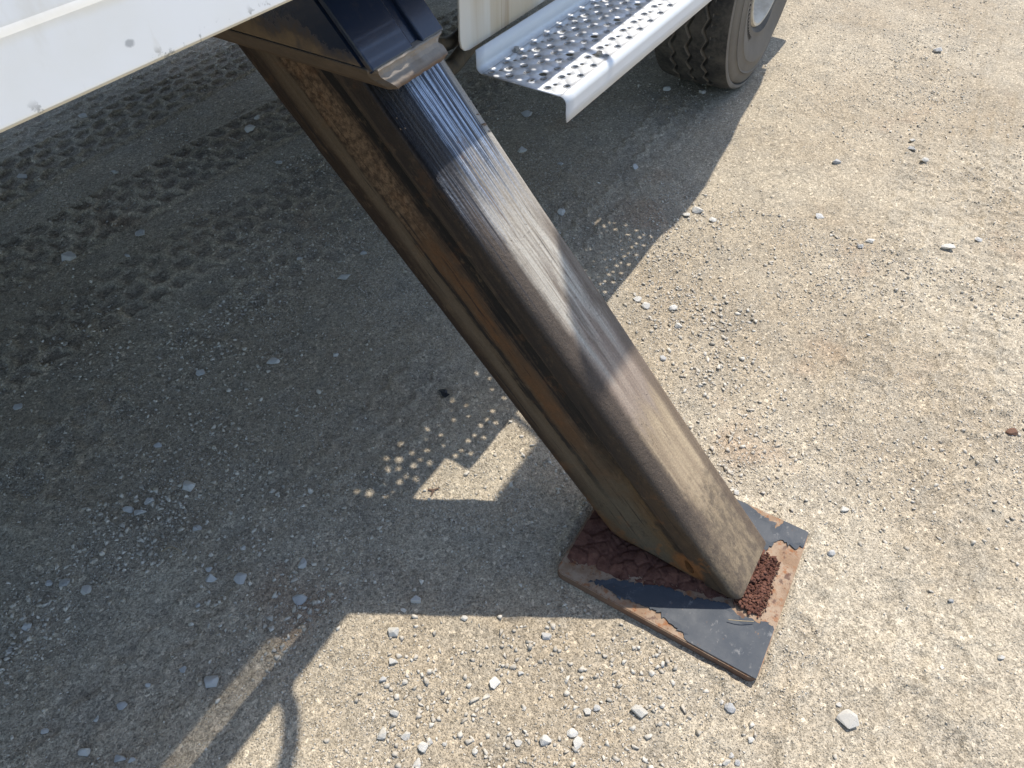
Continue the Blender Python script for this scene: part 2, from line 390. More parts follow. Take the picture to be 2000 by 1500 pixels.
def ground_h(x, y):
    h = .009 * fbm(x, y, 1.1, 3, 1) + .005 * fbm(x, y, 6, 3, 5) + .0036 * fbm(x, y, 22, 3, 9) + .0018 * fbm(x, y, 70, 2, 15)
    rp = fbm(x * .55 + y * .8, y * 2.2 - x * 1.5, 5.5, 2, 111)
    h = h + .006 * np.clip(rp - .12, 0, 1) * np.clip(.6 - (y + .1) * 2, 0, 1)
    near = np.clip(1.4 - np.hypot(x - 1.5, y - .6) / 8, 0, 1)
    # tyre print of this wheel: zigzag ridges left standing by the grooves
    yy = y + .02 * fbm(x, y, .8, 2, 30)
    inside = np.clip((yy - TRK[0]) / .03, 0, 1) * np.clip((TRK[1] - yy) / .03, 0, 1) * (x < 3.1)
    wear = np.clip(.5 + 1.3 * fbm(x, y, 2.2, 3, 41), 0, 1)
    rid = 0
    for c in (.82, .91, 1.0):
        rid = rid + np.exp(-((yy - c - zig(x, .09, .014)) / .008) ** 2)
    cross = np.exp(-(((x + .2 * zig(yy, .09, .06)) % .09 - .045) / .006) ** 2) * .6
    h = h + inside * wear * (.0075 * np.minimum(rid + cross * (fbm(x, y, 3, 2, 77) > 0), 1.2) - .004)
    # older prints: straight bands of block tread crossing under the truck and out in the yard
    for (c, w, ang, sd, amp) in ((1.60, .15, .05, 91, .004), (2.10, .16, -.10, 63, .0055), (2.52, .17, -.06, 55, .0075), (2.95, .17, .03, 57, .0075), (3.3, .16, .0, 59, .0065), (-.55, .13, .06, 21, .0055), (-.22, .10, .03, 23, .0045)):
        u = x * math.cos(ang) + y * math.sin(ang); v = -x * math.sin(ang) + y * math.cos(ang) - c + .012 * fbm(x, y, 3, 2, sd)
        m = np.clip((w - np.abs(v)) / .025, 0, 1) * np.clip(.75 + .7 * fbm(x, y, 1.6, 3, sd + 2), .3, 1)
        cell = np.floor(v / .075); uu = u + .045 * (cell % 2) + .006 * np.sin(v * 50) + .010 * fbm(x, y, 9, 2, sd + 5)
        a1 = np.abs((uu / .092) % 1.0 - .5) * 2; a2 = np.abs(((v + .010 * zig(u, .092, 1.0)) / .075) % 1.0 - .5) * 2
        rid = np.clip((np.maximum(a1, a2) - .64) / .22, 0, 1)
        h = h + m * amp * (rid * (.9 + .35 * fbm(x, y, 12, 2, sd + 8)) - .05) * 1.75
    # flat seat below the steel pad
    seat = np.clip((.008 - np.maximum(np.abs(x - .888) - .204, np.abs(y - .06) - .240)) / .012, 0, 1)
    seat = np.clip(seat, 0, 1)
    ex = np.maximum(np.abs(x - .888) - .204, np.abs(y - .06) - .240)
    h = h + .011 * np.exp(-((ex - .018) / .014) ** 2) * np.clip(.3 + fbm(x, y, 9, 2, 33), 0, 1)
    return (h - .004) * near * (1 - seat) - .003 * seat

def axis(lo, hi, step, far):
    c = list(np.arange(lo, hi, step)); s = step; a = hi
    up_ = []
    while a < far: up_.append(a); s *= 1.16; a += s
    s = step; a = lo; dn = []
    while a > -far: a -= s * 1.16; s *= 1.16; dn.append(a)
    return np.array(dn[::-1] + c + up_)
gx = axis(-.5, 3.3, .0082, 400); gy = axis(-.95, 3.3, .0082, 400)
GX, GY = np.meshgrid(gx, gy, indexing='ij'); nx_, ny_ = GX.shape
GZ = ground_h(GX, GY)
V = np.stack([GX, GY, GZ], -1).reshape(-1, 3)
ii = np.arange(nx_ * ny_).reshape(nx_, ny_)
Q = np.stack([ii[:-1, :-1], ii[1:, :-1], ii[1:, 1:], ii[:-1, 1:]], -1).reshape(-1, 4)
me = np_mesh('ground', V, Q); smooth(me)
ground = tag(link('ground', me, MG), 'compacted beige dirt and gravel yard with tyre prints', None, kind='structure')

# ------------------------------------------------------------------ stones
def hull_stone(k, seed, flat=1.0):
    r = np.random.default_rng(seed); bm = bmesh.new()
    P = r.normal(size=(k, 3)); P /= np.linalg.norm(P, axis=1)[:, None]
    P *= (r.uniform(.8, 1.1, (k, 1))); P *= np.array([1, r.uniform(.6, .95), flat * r.uniform(.55, .8)])
    for p in P: bm.verts.new(p)
    res = bmesh.ops.convex_hull(bm, input=list(bm.verts))
    for v in [g for g in res['geom_interior'] if isinstance(g, bmesh.types.BMVert)]: bm.verts.remove(v)
    bmesh.ops.triangulate(bm, faces=list(bm.faces))
    return bm
def stone_arrays(seed, k=9):
    bm = hull_stone(k, seed); bm.verts.index_update()
    v = np.array([q.co[:] for q in bm.verts]); f = np.array([[q.index for q in p.verts] for p in bm.faces]); bm.free(); return v, f
SMALL = [stone_arrays(100 + i, 8 + i % 3) for i in range(12)]

def scatter(name, xy, size, mat, sink=.2, zfun=ground_h):
    Vs, Fs, off = [], [], 0
    which = rng.integers(0, len(SMALL), len(xy)); zz = zfun(xy[:, 0], xy[:, 1])
    for k, (v, f) in enumerate(SMALL):
        id_ = np.where(which == k)[0]
        if not len(id_): continue
        n = len(id_); a = rng.uniform(0, 2 * np.pi, n); ca, sa = np.cos(a), np.sin(a)
        tl = rng.normal(0, .45, (n, 2)); sc = size[id_] * .5
        vv = np.repeat(v[None], n, 0) * rng.uniform(.75, 1.25, (n, 1, 3))
        x, y, z = vv[..., 0], vv[..., 1], vv[..., 2]
        c, s = np.cos(tl[:, 0])[:, None], np.sin(tl[:, 0])[:, None]; y, z = y * c - z * s, y * s + z * c
        c, s = np.cos(tl[:, 1])[:, None], np.sin(tl[:, 1])[:, None]; x, z = x * c - z * s, x * s + z * c
        x, y = x * ca[:, None] - y * sa[:, None], x * sa[:, None] + y * ca[:, None]
        P = np.stack([x, y, z * .8], -1) * sc[:, None, None]
        P[..., 0] += xy[id_, 0][:, None]; P[..., 1] += xy[id_, 1][:, None]; P[..., 2] += (zz[id_] + sc * (.55 - sink * 1.4))[:, None]
        Vs.append(P.reshape(-1, 3)); Fs.append((f[None] + (np.arange(n) * len(v))[:, None, None] + off).reshape(-1, 3)); off += n * len(v)
    return link(name, np_mesh(name, np.concatenate(Vs), np.concatenate(Fs)), mat)

def clumped(n, x0, x1, y0, y1, sc=3.0, pw=2.0, seed=3):
    k = n * 5; x = rng.uniform(x0, x1, k); y = rng.uniform(y0, y1, k)
    d = np.clip(.5 + .9 * fbm(x, y, sc, 3, seed), 0.03, 1) ** pw
    # keep the steel pad clear and thin the rolled wheel track and smooth patch at the right
    d *= ~((np.abs(x - .888) < .215) & (np.abs(y - .06) < .25))
    d *= np.where((y > .75) & (y < 1.1), .5, 1.0)
    d *= 1 - .75 * np.exp(-(((x - 1.05) / .55) ** 2 + ((y + .55) / .28) ** 2)) - .55 * np.exp(-(((x - .55) / .25) ** 2 + ((y - .33) / .12) ** 2))
    keep = rng.uniform(0, d.max() * .9, k) < d
    x, y = x[keep][:n], y[keep][:n]; return np.stack([x, y], -1)
parts_xy, parts_s = [], []
def add(n, box_, lo, hi, sc, pw, seed):
    xy = clumped(n, *box_, sc, pw, seed); s = lo + (hi - lo) * rng.power(.5, len(xy)); parts_xy.append(xy); parts_s.append(s)
add(62000, (-.45, 2.4, -.95, 1.7), .0026, .0078, 4, 1.5, 3)
add(4500, (-.45, 2.4, -.95, 1.7), .006, .019, 2.2, 3.2, 8)
add(700, (.05, .66, -.22, .56), .008, .022, 3.5, 3.5, 44)
add(500, (1.1, 2.2, .0, .60), .010, .024, 3, 3.5, 45)
add(600, (-.3, .6, .70, 1.4), .009, .022, 4, 3.5, 46)
add(24000, (1.2, 5.5, -1.2, 2.2), .004, .012, 3, 1.8, 12)
add(7000, (-.2, 2.6, 1.5, 3.6), .005, .016, 3, 2.0, 14)
add(5000, (3.0, 7.5, -1.8, 1.5), .007, .018, 2, 1.8, 16)
gr = scatter('gravel', np.concatenate(parts_xy), np.concatenate(parts_s), MS_GRAVEL)
tag(gr, 'fine grey and beige gravel scattered over the dirt yard', kind='stuff')

STONES = [(0.716, -0.366, 0.05, 0.036), (0.616, -0.155, 0.025, 0.023), (0.404, 0.29, 0.028, 0.026), (0.512, 0.003, 0.038, 0.034), (0.382, 0.539, 0.03, 0.034), (0.433, 0.55, 0.016, 0.019), (0.329, 0.498, 0.024, 0.029), (0.287, 0.494, 0.02, 0.022), (0.307, 0.452, 0.015, 0.013), (0.204, 0.429, 0.027, 0.027), (0.225, 0.387, 0.021, 0.019), (0.227, 0.345, 0.024, 0.018), (0.243, 0.34, 0.016, 0.012), (0.254, 0.312, 0.014, 0.013), (0.274, 0.252, 0.016, 0.015), (0.363, 0.142, 0.027, 0.025), (0.456, 0.095, 0.02, 0.018), (0.405, 0.102, 0.025, 0.014), (0.392, 0.085, 0.027, 0.02), (0.488, 0.421, 0.018, 0.015), (0.55, 0.244, 0.027, 0.011), (0.248, 0.432, 0.023, 0.021), (0.452, 0.251, 0.015, 0.022), (0.465, 0.539, 0.03, 0.04), (0.471, 0.082, 0.019, 0.015), (0.197, 0.337, 0.026, 0.012), (0.332, 0.187, 0.018, 0.016), (1.125, 0.009, 0.018, 0.015), (1.217, -0.24, 0.026, 0.015), (1.078, -0.243, 0.027, 0.015), (0.617, -0.135, 0.013, 0.011), (0.848, 2.334, 0.065, 0.036), (1.069, 2.229, 0.052, 0.041), (0.852, 1.359, 0.043, 0.022), (0.704, 1.514, 0.03, 0.021), (1.27, 1.438, 0.049, 0.024), (0.41, 1.223, 0.037, 0.034), (0.283, 1.299, 0.031, 0.023), (0.292, 1.268, 0.036, 0.013), (0.325, 1.274, 0.031, 0.021), (0.334, 1.113, 0.025, 0.02), (0.4, 0.823, 0.029, 0.022), (0.33, 0.771, 0.035, 0.028), (0.296, 0.922, 0.034, 0.026), (0.261, 0.984, 0.029, 0.019), (0.274, 1.004, 0.022, 0.017), (0.356, 0.976, 0.017, 0.022), (0.089, 1.206, 0.031, 0.024), (0.075, 1.263, 0.041, 0.014), (0.056, 1.296, 0.019, 0.017), (0.342, 1.855, 0.029, 0.02), (-0.088, 1.228, 0.02, 0.02), (0.098, 0.805, 0.035, 0.026), (-0.129, 0.914, 0.028, 0.026), (-0.101, 0.845, 0.026, 0.02), (-0.091, 0.822, 0.018, 0.014), (-0.148, 1.017, 0.017, 0.017), (-0.078, 0.946, 0.014, 0.014), (-0.034, 0.924, 0.023, 0.017), (-0.034, 1.244, 0.023, 0.014), (0.083, 0.875, 0.02, 0.018), (0.022, 0.912, 0.017, 0.011), (0.199, 0.96, 0.015, 0.014), (1.815, 2.433, 0.054, 0.031), (1.692, 2.148, 0.038, 0.025), (1.521, 3.166, 0.046, 0.028), (1.083, 2.965, 0.045, 0.025), (1.299, 2.669, 0.037, 0.021), (0.974, 1.221, 0.022, 0.013), (0.457, 1.399, 0.025, 0.022), (0.961, 2.163, 0.025, 0.018), (1.409, 1.47, 0.029, 0.018), (1.259, 1.633, 0.025, 0.014), (1.909, 2.481, 0.037, 0.023), (2.582, 1.49, 0.051, 0.046), (1.994, 0.99, 0.035, 0.035), (2.299, 1.344, 0.043, 0.03), (3.143, 1.042, 0.054, 0.029), (3.195, 0.885, 0.044, 0.022), (2.264, 0.552, 0.05, 0.027), (2.213, 0.577, 0.038, 0.023), (2.241, 0.481, 0.034, 0.019), (2.427, 0.884, 0.034, 0.025), (2.287, 1.153, 0.029, 0.021), (4.26, 0.012, 0.053, 0.026), (1.706, -0.575, 0.037, 0.028), (3.233, -0.048, 0.031, 0.018), (2.896, 0.187, 0.047, 0.019), (3.163, -0.056, 0.043, 0.017), (3.083, -0.121, 0.042, 0.025), (1.684, 0.537, 0.03, 0.027), (1.671, 0.5, 0.033, 0.023), (1.46, 0.462, 0.041, 0.019), (1.705, 0.42, 0.04, 0.023), (1.472, 0.357, 0.025, 0.016), (1.634, 0.373, 0.029, 0.02), (2.503, -0.294, 0.055, 0.033), (2.609, -0.382, 0.03, 0.022), (2.473, 0.149, 0.042, 0.015), (2.408, -0.05, 0.033, 0.022), (2.358, -0.026, 0.026, 0.026), (1.094, -0.506, 0.014, 0.014), (0.926, -0.515, 0.013, 0.011), (1.015, -0.62, 0.018, 0.015), (0.576, -0.209, 0.018, 0.01), (0.53, -0.187, 0.014, 0.014), (0.512, -0.183, 0.018, 0.01), (0.522, -0.2, 0.014, 0.01), (0.738, -0.345, 0.013, 0.011)]
SPECIAL = {0: ('largest pale chunky stone on the sunlit dirt, right of the base plate corner', 'pale'),
           1: ('grey faceted stone just below the near corner of the base plate', 'grey'),
           3: ('squarish pale stone in the sun at the bottom, below the base plate edge', 'pale'),
           4: ('tall pale stone just inside the sunlight under the leg shadow edge', 'pale'),
           23: ('large half buried grey slab stone in the shadow of the leg', 'grey'),
           31: ('largest stone in the deep shade below the white side panel', 'grey'),
           32: ('chunky grey stone in deep shade, next to the largest one there', 'grey'),
           35: ('flat grey stone in the shade close to the middle of the leg', 'grey'),
           36: ('biggest buff stone of the gravel heap in the left shade', 'grey'),
           52: ('triangular grey stone beside the thin stripe of light at lower left', 'grey'),
           74: ('grey stone in the shade just under the end of the metal step', 'grey'),
           77: ('pale stone in the shade against the tread of the tyre', 'grey'),
           79: ('largest of the pale stones lying on the shadow edge of the truck', 'pale'),
           84: ('lone stone far off on the sunlit yard, right of the tyre', 'grey'),
           85: ('reddish brown stone near the right edge of the yard', 'red')}
big_meshes = []
for i in range(16):
    bm = hull_stone(16 + i % 6, 500 + i, .95)
    bmesh.ops.bevel(bm, geom=list(bm.edges), offset=.03, segments=1, affect='EDGES')
    big_meshes.append({})
    for key, mt in (('pale', MS_PALE), ('grey', MS_GREY), ('red', MS_RED)):
        m_ = bpy.data.meshes.new('stone'); bm.to_mesh(m_); m_.materials.append(mt); big_meshes[i][key] = m_
    bm.free()
ranked = {}
for i, (x, y, w, h) in enumerate(STONES):
    shade = y > .66 or (x < .5 and y > .6)
    key = SPECIAL[i][1] if i in SPECIAL else ('grey' if shade or rng.uniform() > .75 else 'pale')
    o = bpy.data.objects.new('stone', big_meshes[i % 16][key]); COL.objects.link(o)
    s = w * .52; hz = (w + h) * .26
    o.scale = (s, min(s, hz * 1.15), hz * 1.0)
    o.rotation_euler = (rng.normal(0, .15), rng.normal(0, .15), YAW - R(90) + rng.normal(0, .25))
    o.location = (x, y, float(ground_h(np.array([x]), np.array([y]))[0]) + hz * .34)
    o['category'] = 'stone'
    if i in SPECIAL: o['label'] = SPECIAL[i][0]; continue
    q = Vector((x, y, -1.5)); dz = q.dot(fw); u_, v_ = 1000 + 1340 * q.dot(Rt) / dz, 750 - 1340 * q.dot(up) / dz
    if not shade and x < .66:
        ph, grp = ('under the near corner of the base plate' if u_ > 1300 else 'in the sun at bottom centre' if u_ > 1035 else 'in the sun left of bottom centre' if u_ > 880 else
                   'at the bottom of the sunlit corner' if v_ > 1420 else 'along the left border of the sunlit corner'), 'stones in the sun in front of the base plate'
    elif not shade and x < 1.3: ph, grp = 'on the sunlit dirt right of the base plate', 'stones beside the base plate'
    elif not shade: ph, grp = ('beside the upper right side of the leg' if u_ < 1345 else 'on the shadow edge of the truck' if u_ < 1420 else 'on the yard right of the truck shadow' if u_ < 1740 else 'near the right edge of the yard'), 'stones on the open yard'
    elif y > 1.9: ph, grp = ('in deep shade close to the white panel' if v_ < 300 else 'in deep shade at the left'), 'stones deep under the truck'
    elif x > 1.8: ph, grp = 'in the truck shadow under the step', 'stones under the step'
    elif x < .5: ph, grp = ('at the bottom left corner in shade' if v_ > 1370 else 'in shade near the left edge' if u_ < 140 else 'in shade above the stripe of light' if v_ > 1160 else 'in shade around the gravel heap' if u_ < 330 else 'in shade left of the lit corner'), 'stones in the lower left shade'
    else: ph, grp = 'in shade beside the flank of the leg', 'stones in the shade beside the leg'
    o['group'] = grp; ranked.setdefault(ph, []).append((v_, o))
ORD = ['', 'second ', 'third ', 'fourth ', 'fifth ', 'sixth ', 'seventh ', 'eighth ', 'ninth ', 'tenth ', 'eleventh ', 'twelfth ']
for ph, lst in ranked.items():
    lst.sort(key=lambda q: -q[0])
    for k, (v_, o) in enumerate(lst):
        o['label'] = ('%s stone %s' % ('lone small grey' if lst[0][1] is o and len(lst) == 1 else ORD[k] + 'lowest small', ph))

# ------------------------------------------------------------------ truck
truck = empty('truck')
tag(truck, 'white work truck standing over the yard on a slanted rusty outrigger leg', 'truck')
LA = R(48.0); LY, LZ = math.cos(LA), math.sin(LA)
# local frame of the outrigger tube: x across, l up along the tube, n out of its upper face
LEG = Matrix(((1, 0, 0, 0), (0, LY, -LZ, -.085), (0, LZ, LY, .060), (0, 0, 0, 1)))
outr = empty('outrigger', truck)

# -- tube, rounded square section, foot sawn level with the ground
X0, X1, N0, N1, RC = .815, 1.000, -.243, 0.0, .026
sec = []
for (sx_, sn_, a0, rc) in ((1, 1, 0, .014), (-1, 1, 90, .020), (-1, -1, 180, .022), (1, -1, 270, .026)):
    cx_ = X1 - rc if sx_ > 0 else X0 + rc + (.006 if sn_ < 0 else 0); cn = N1 - rc if sn_ > 0 else N0 + rc
    for k in range(8):
        a = R(a0 + 90 * k / 7); sec.append((cx_ + rc * math.cos(a), cn + rc * math.sin(a)))
    if sx_ < 0 and sn_ > 0: sec += [(X0, -.040), (X0, -.0575), (X0 + .0015, -.0600), (X0 + .0052, -.0615), (X0 + .0060, -.0640), (X0 + .0060, -.10), (X0 + .0060, -.16)]
ns = len(sec)
def foot_l(n_, x_=0.0):
    # world z = .06 + l*LZ + n*LY ; foot plane at z = .05, tipped up slightly at the outer lip
    y_ = -.085 - n_ * LZ
    return (.046 - .060 - n_ * LY) / LZ
nl = 90; Lv = []
for j in range(nl):
    for (xs, nsv) in sec:
        l0 = foot_l(nsv); l1 = 1.95; t_ = (j / (nl - 1)) ** 1.3
        ll = l0 + (l1 - l0) * t_
        wob = .0012 * math.sin(ll * 9 + xs * 40)
        # outer lip of the foot curls in
        cur = max(0, 1 - (ll - l0) / .030) ** 2 * (.005 if xs < .9 else .0)
        Lv.append((xs + (cur if xs < .9 else -cur) * .6, ll, nsv + wob * (1 if nsv > -.05 else 0) - (cur if nsv > -.12 else -cur)))
Lf = [(j * ns + k, j * ns + (k + 1) % ns, (j + 1) * ns + (k + 1) % ns, (j + 1) * ns + k) for j in range(nl - 1) for k in range(ns)]
bm = bmesh.new(); vs = [bm.verts.new(p) for p in Lv]
for f in Lf: bm.faces.new([vs[q] for q in f])
bm.faces.new(vs[:ns][::-1]); bm.faces.new(vs[-ns:])
legme = bm_mesh('leg', bm)
# pear-shaped drain hole in the flank
bmc = bmesh.new(); bmesh.ops.create_uvsphere(bmc, u_segments=20, v_segments=12, radius=1)
for v in bmc.verts:
    l_ = v.co.y; w_ = 1 - .35 * l_
    v.co = Vector((.812 + v.co.x * .035, .093 + v.co.y * .024, -.076 + v.co.z * .0085 * w_ + v.co.y * .004))
cutme = bm_mesh('cut', bmc); cut = link('cut', cutme)
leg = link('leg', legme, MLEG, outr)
md = leg.modifiers.new('cut', 'BOOLEAN'); md.object = cut; md.operation = 'DIFFERENCE'; md.solver = 'EXACT'
dg = bpy.context.evaluated_depsgraph_get(); newme = bpy.data.meshes.new_from_object(leg.evaluated_get(dg))
leg.modifiers.clear(); leg.data = newme; newme.name = 'leg'; bpy.data.objects.remove(cut)
for p in newme.polygons: p.use_smooth = True
newme.set_sharp_from_angle(angle=R(28))
leg.matrix_local = LEG
tag(leg, 'square steel tube, blackened and rust streaked, leaning on the base plate')
# dirt crumbs caked along the upper ridge
cr = []
for k in range(420):
    l_ = rng.uniform(.05, 1.22); p = fbm(np.array([l_]), np.array([0.]), 6, 2, 70)[0]
    if rng.uniform() > .35 + p: continue
    cr.append((.828 + rng.normal(0, .004), l_, -.003 - abs(rng.normal(0, .004))))
cv, cf, off = [], [], 0
for (x, l_, n_) in cr:
    v, f = SMALL[rng.integers(0, 12)]; s = rng.uniform(.0008, .0024)
    cv.append(v * s * np.array([1, 1.6, .8]) + np.array([x, l_, n_])); cf.append(f + off); off += len(v)
for (x, l_, n_, s) in [(.986, 1.13, -.002, .007), (.984, 1.11, 0, .009), (.988, 1.155, -.003, .006), (.987, 1.095, -.002, .006)]:
    v, f = SMALL[3]; cv.append(v * s + np.array([x, l_, n_])); cf.append(f + off); off += len(v)
crm = np_mesh('caked_dirt', np.concatenate(cv), np.concatenate(cf)); crust = link('caked_dirt', crm, MCRUST, outr); crust.matrix_local = LEG
crust['kind'] = 'stuff'

# -- sleeve: sloping box with level mouth, slot between two cover plates on its upper face
def yz(l_, n_): return (-.085 + l_ * LY - n_ * LZ, .060 + l_ * LZ + n_ * LY)
top_l = 1.80; NS = .036
p_a = yz(1.2715, NS); p_b = yz(top_l, NS); p_c = yz(top_l, -.30)
zb = 1.031
yb = p_c[0] - (p_c[1] - zb) / LZ * LY
sl = prism_x('sleeve', [(p_a[0], zb), p_b, p_c, (yb, zb)], .793, .986, MSLV, outr, .006)
tag(sl, 'black painted sleeve the leg slides out of, dusty brown on its flank')
for nm, xa, xb in (('cover_plate', .795, .899), ('cover_plate', .925, .984)):
    bm = box_bm((xa, 1.270, NS - .002), (xb, top_l - .02, NS + .010), .003)
    o = link(nm, bm_mesh(nm, bm), MSLV, outr)
    bm = bmesh.new(); bm.from_mesh(o.data); bm.transform(LEG); bm.to_mesh(o.data); bm.free()
# mouth collar: grooved ring lying level round the tube
prof = [(.7305, 1.0345, .793, .986), (.7285, 1.0325, .7925, .9865), (.7315, 1.027, .7955, .981), (.7320, 1.021, .799, .976), (.7275, 1.0155, .803, .9745), (.7195, 1.011, .8065, .9785), (.7130, 1.006, .811, .977), (.7115, 1.0005, .8145, .966)]
bm = bmesh.new(); loops = []
back_y = yb + .004
for (py, pz, xa, xb) in prof:
    loops.append([bm.verts.new(q) for q in ((xa, back_y, pz), (xa, py + .012, pz), (xa + .010, py, pz), (xb - .012, py, pz), (xb, py + .012, pz), (xb, back_y, pz))])
for a, b in zip(loops, loops[1:]):
    for k in range(6): bm.faces.new((a[k], a[(k + 1) % 6], b[(k + 1) % 6], b[k]))
inn = [bm.verts.new(q) for q in ((.816, back_y - .03, 1.0), (.816, .752, 1.0), (.822, .742, 1.0), (.955, .742, 1.0), (.962, .752, 1.0), (.962, back_y - .03, 1.0))]
for k in range(6): bm.faces.new((loops[-1][k], loops[-1][(k + 1) % 6], inn[(k + 1) % 6], inn[k]))
bm.faces.new(loops[0])
bmesh.ops.subdivide_edges(bm, edges=[e for e in bm.edges if e.calc_length() > .1], cuts=10, use_grid_fill=True)
for v in bm.verts:
    v.co.y += .0012 * math.sin(v.co.x * 210 + v.co.z * 90)
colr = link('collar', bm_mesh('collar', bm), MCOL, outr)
tag(colr, 'pale dust caked collar round the mouth of the black sleeve')

# -- base plate
bm = bmesh.new()
pl = [(.684, -.182), (1.092, -.182), (1.092, .298), (.684, .298)]
pv = []
for (cx_, cy_, a0) in ((1.092 - .02, .298 - .02, 0), (.684 + .02, .298 - .02, 90), (.684 + .02, -.182 + .02, 180), (1.092 - .02, -.182 + .02, 270)):
    for k in range(7):
        a = R(a0 + 15 * k); pv.append((cx_ + .02 * math.cos(a), cy_ + .02 * math.sin(a)))
f = bm.faces.new([bm.verts.new((x, y, -.004)) for x, y in pv])
r = bmesh.ops.extrude_face_region(bm, geom=[f]); bmesh.ops.translate(bm, verts=[v for v in r['geom'] if isinstance(v, bmesh.types.BMVert)], vec=(0, 0, .0255))
topf = [q for q in bm.faces if all(v.co.z > .02 for v in q.verts)]
bmesh.ops.bevel(bm, geom=[e for q in topf for e in q.edges], offset=.002, segments=2, affect='EDGES')
plate = link('base_plate', bm_mesh('base_plate', bm), MRUST, outr)
tag(plate, 'rusty rectangular steel foot plate with rounded corners')

def ragged_sheet(name, poly, z, th, mat, parent, jit=.0012, step=.004, edge=None, curl=.0):
    """thin sheet whose outline follows poly with a torn, irregular edge"""
    pts = []
    for (a, b) in zip(poly, poly[1:] + poly[:1]):
        n_ = max(1, int(math.hypot(b[0] - a[0], b[1] - a[1]) / step))
        for k in range(n_):
            t_ = k / n_; x, y = a[0] + (b[0] - a[0]) * t_, a[1] + (b[1] - a[1]) * t_
            clean = not (.691 < x < 1.085 and -.175 < y < .29)
            j = 0 if clean else jit
            j2 = j * (1 + 1.5 * (math.sin(x * 137 + y * 91) > .4))
            pts.append((min(max(x + rng.normal(0, j2), .687), 1.0895), min(max(y + rng.normal(0, j2), -.1795), .2955)))
    n_ = len(pts)
    gxs = np.arange(.69, 1.09, .012); gys = np.arange(-.18, .30, .012)
    def inside(px, py):
        c = False
        for i in range(n_):
            x1, y1 = pts[i]; x2, y2 = pts[i - 1]
            if (y1 > py) != (y2 > py) and px < (x2 - x1) * (py - y1) / (y2 - y1) + x1: c = not c
        return c
    ing = [(x, y) for x in gxs for y in gys if inside(x, y) and min((x - a) ** 2 + (y - b) ** 2 for a, b in pts) > .00005]
    res = delaunay_2d_cdt([Vector(p) for p in pts + ing], [(i, (i + 1) % n_) for i in range(n_)], [], 0, 1e-6)
    bm = bmesh.new(); vv = []
    for p in res[0]:
        dd = min(math.hypot(p.x - a, p.y - b) for a, b in pts)
        free = (.697 < p.x < 1.08 and -.17 < p.y < .285)
        vv.append(bm.verts.new((p.x, p.y, z + (curl * max(0, 1 - dd / .012) * (.4 + .6 * math.sin(p.x * 60 + p.y * 45) ** 2) if free else 0))))
    for f in res[2]:
        c = sum((res[0][i] for i in f), Vector((0, 0))) / len(f)
        if inside(c.x, c.y): bm.faces.new([vv[i] for i in f])
    o = link(name, bm_mesh(name, bm), mat, parent)
    if sum(p.normal.z for p in o.data.polygons) < 0: o.data.flip_normals()
    sm = o.modifiers.new('thick', 'SOLIDIFY'); sm.thickness = th; sm.offset = 1
    return o
paintB = [(0.698, 0.216), (0.707, 0.189), (0.701, 0.141), (0.711, 0.092), (0.714, 0.063), (0.713, 0.037), (0.705, 0.022), (0.7, 0.0), (0.701, -0.014), (0.691, -0.017), (0.684, -0.031), (0.68, -0.039), (0.680, -0.160), (0.684, -.175), (.69, -.181), (0.708, -0.186), (0.811, -0.186), (0.812, -0.17), (0.816, -0.157), (0.806, -0.144), (0.807, -0.127), (0.797, -0.11), (0.813, -0.072), (0.787, 0.003), (0.779, 0.065), (0.751, 0.12), (0.734, 0.175)]
paintC = [(1.095, -0.007), (1.095, -.012), (1.081, -0.051), (1.073, -0.071), (1.072, -0.09), (1.073, -0.105), (1.054, -0.106), (1.074, -0.116), (1.088, -0.118), (1.096, -0.120), (1.096, -.165), (1.09, -0.178), (1.075, -.186), (1.043, -0.186), (1.034, -0.166), (1.027, -0.147), (1.034, -0.134), (1.031, -0.124), (1.012, -0.113), (0.996, -0.109), (0.975, -0.103), (.975, -.06), (1.005, 0.04), (1.095, 0.10)]
o = ragged_sheet('paint_coat', paintB, .0222, .0012, MPADP, outr, curl=.0022); tag(o, 'peeling black paint on the near corner of the foot plate')
o = ragged_sheet('paint_coat', paintC, .0222, .0012, MPADP, outr, curl=.0022); tag(o, 'peeling black paint on the far right corner of the foot plate')

# -- red soil caked under and beside the foot
def cells(x, y, pts):
    d1 = np.full(x.shape, 9.); d2 = np.full(x.shape, 9.); idn = np.zeros(x.shape, int)
    for i, (a, b) in enumerate(pts):
        d = np.hypot(x - a, y - b); m = d < d1
        d2 = np.where(m, d1, np.minimum(d2, d)); idn = np.where(m, i, idn); d1 = np.where(m, d, d1)
    return d1, d2, idn
sx = np.arange(.694, 1.0, .0028); sy = np.arange(-.16, .292, .0028); SX, SY = np.meshgrid(sx, sy, indexing='ij')
pts = np.stack([rng.uniform(.69, 1.0, 190), rng.uniform(-.17, .30, 190)], -1)
WX = SX + .006 * fbm(SX, SY, 40, 2, 5); WY = SY + .006 * fbm(SX, SY, 40, 2, 8)
d1, d2, idn = cells(WX, WY, pts)
crack = np.clip((d2 - d1) / .0035, 0, 1)
line = np.interp(SY, [-.16, -.09, 0, .06, .14, .2, .25, .292], [.90, .84, .795, .775, .748, .738, .722, .715])
edge = np.clip((SX - line + .014 * fbm(SX, SY, 30, 3, 3)) / .035, -1, 1)
lump = .010 * edge + .004 * fbm(SX, SY, 22, 3, 60) + .0030 * (_hash(idn, idn * 3, 4) - .5)
HZ = .0215 + np.where(edge > 0, lump, .012 * edge) - (1 - crack) * .0045 * (edge > .15)
ok = (edge > -.12) & (SX < .985) & ~((SY < -.105) & (SX > .0))
ids = -np.ones(SX.shape, int); ids[ok] = np.arange(ok.sum())
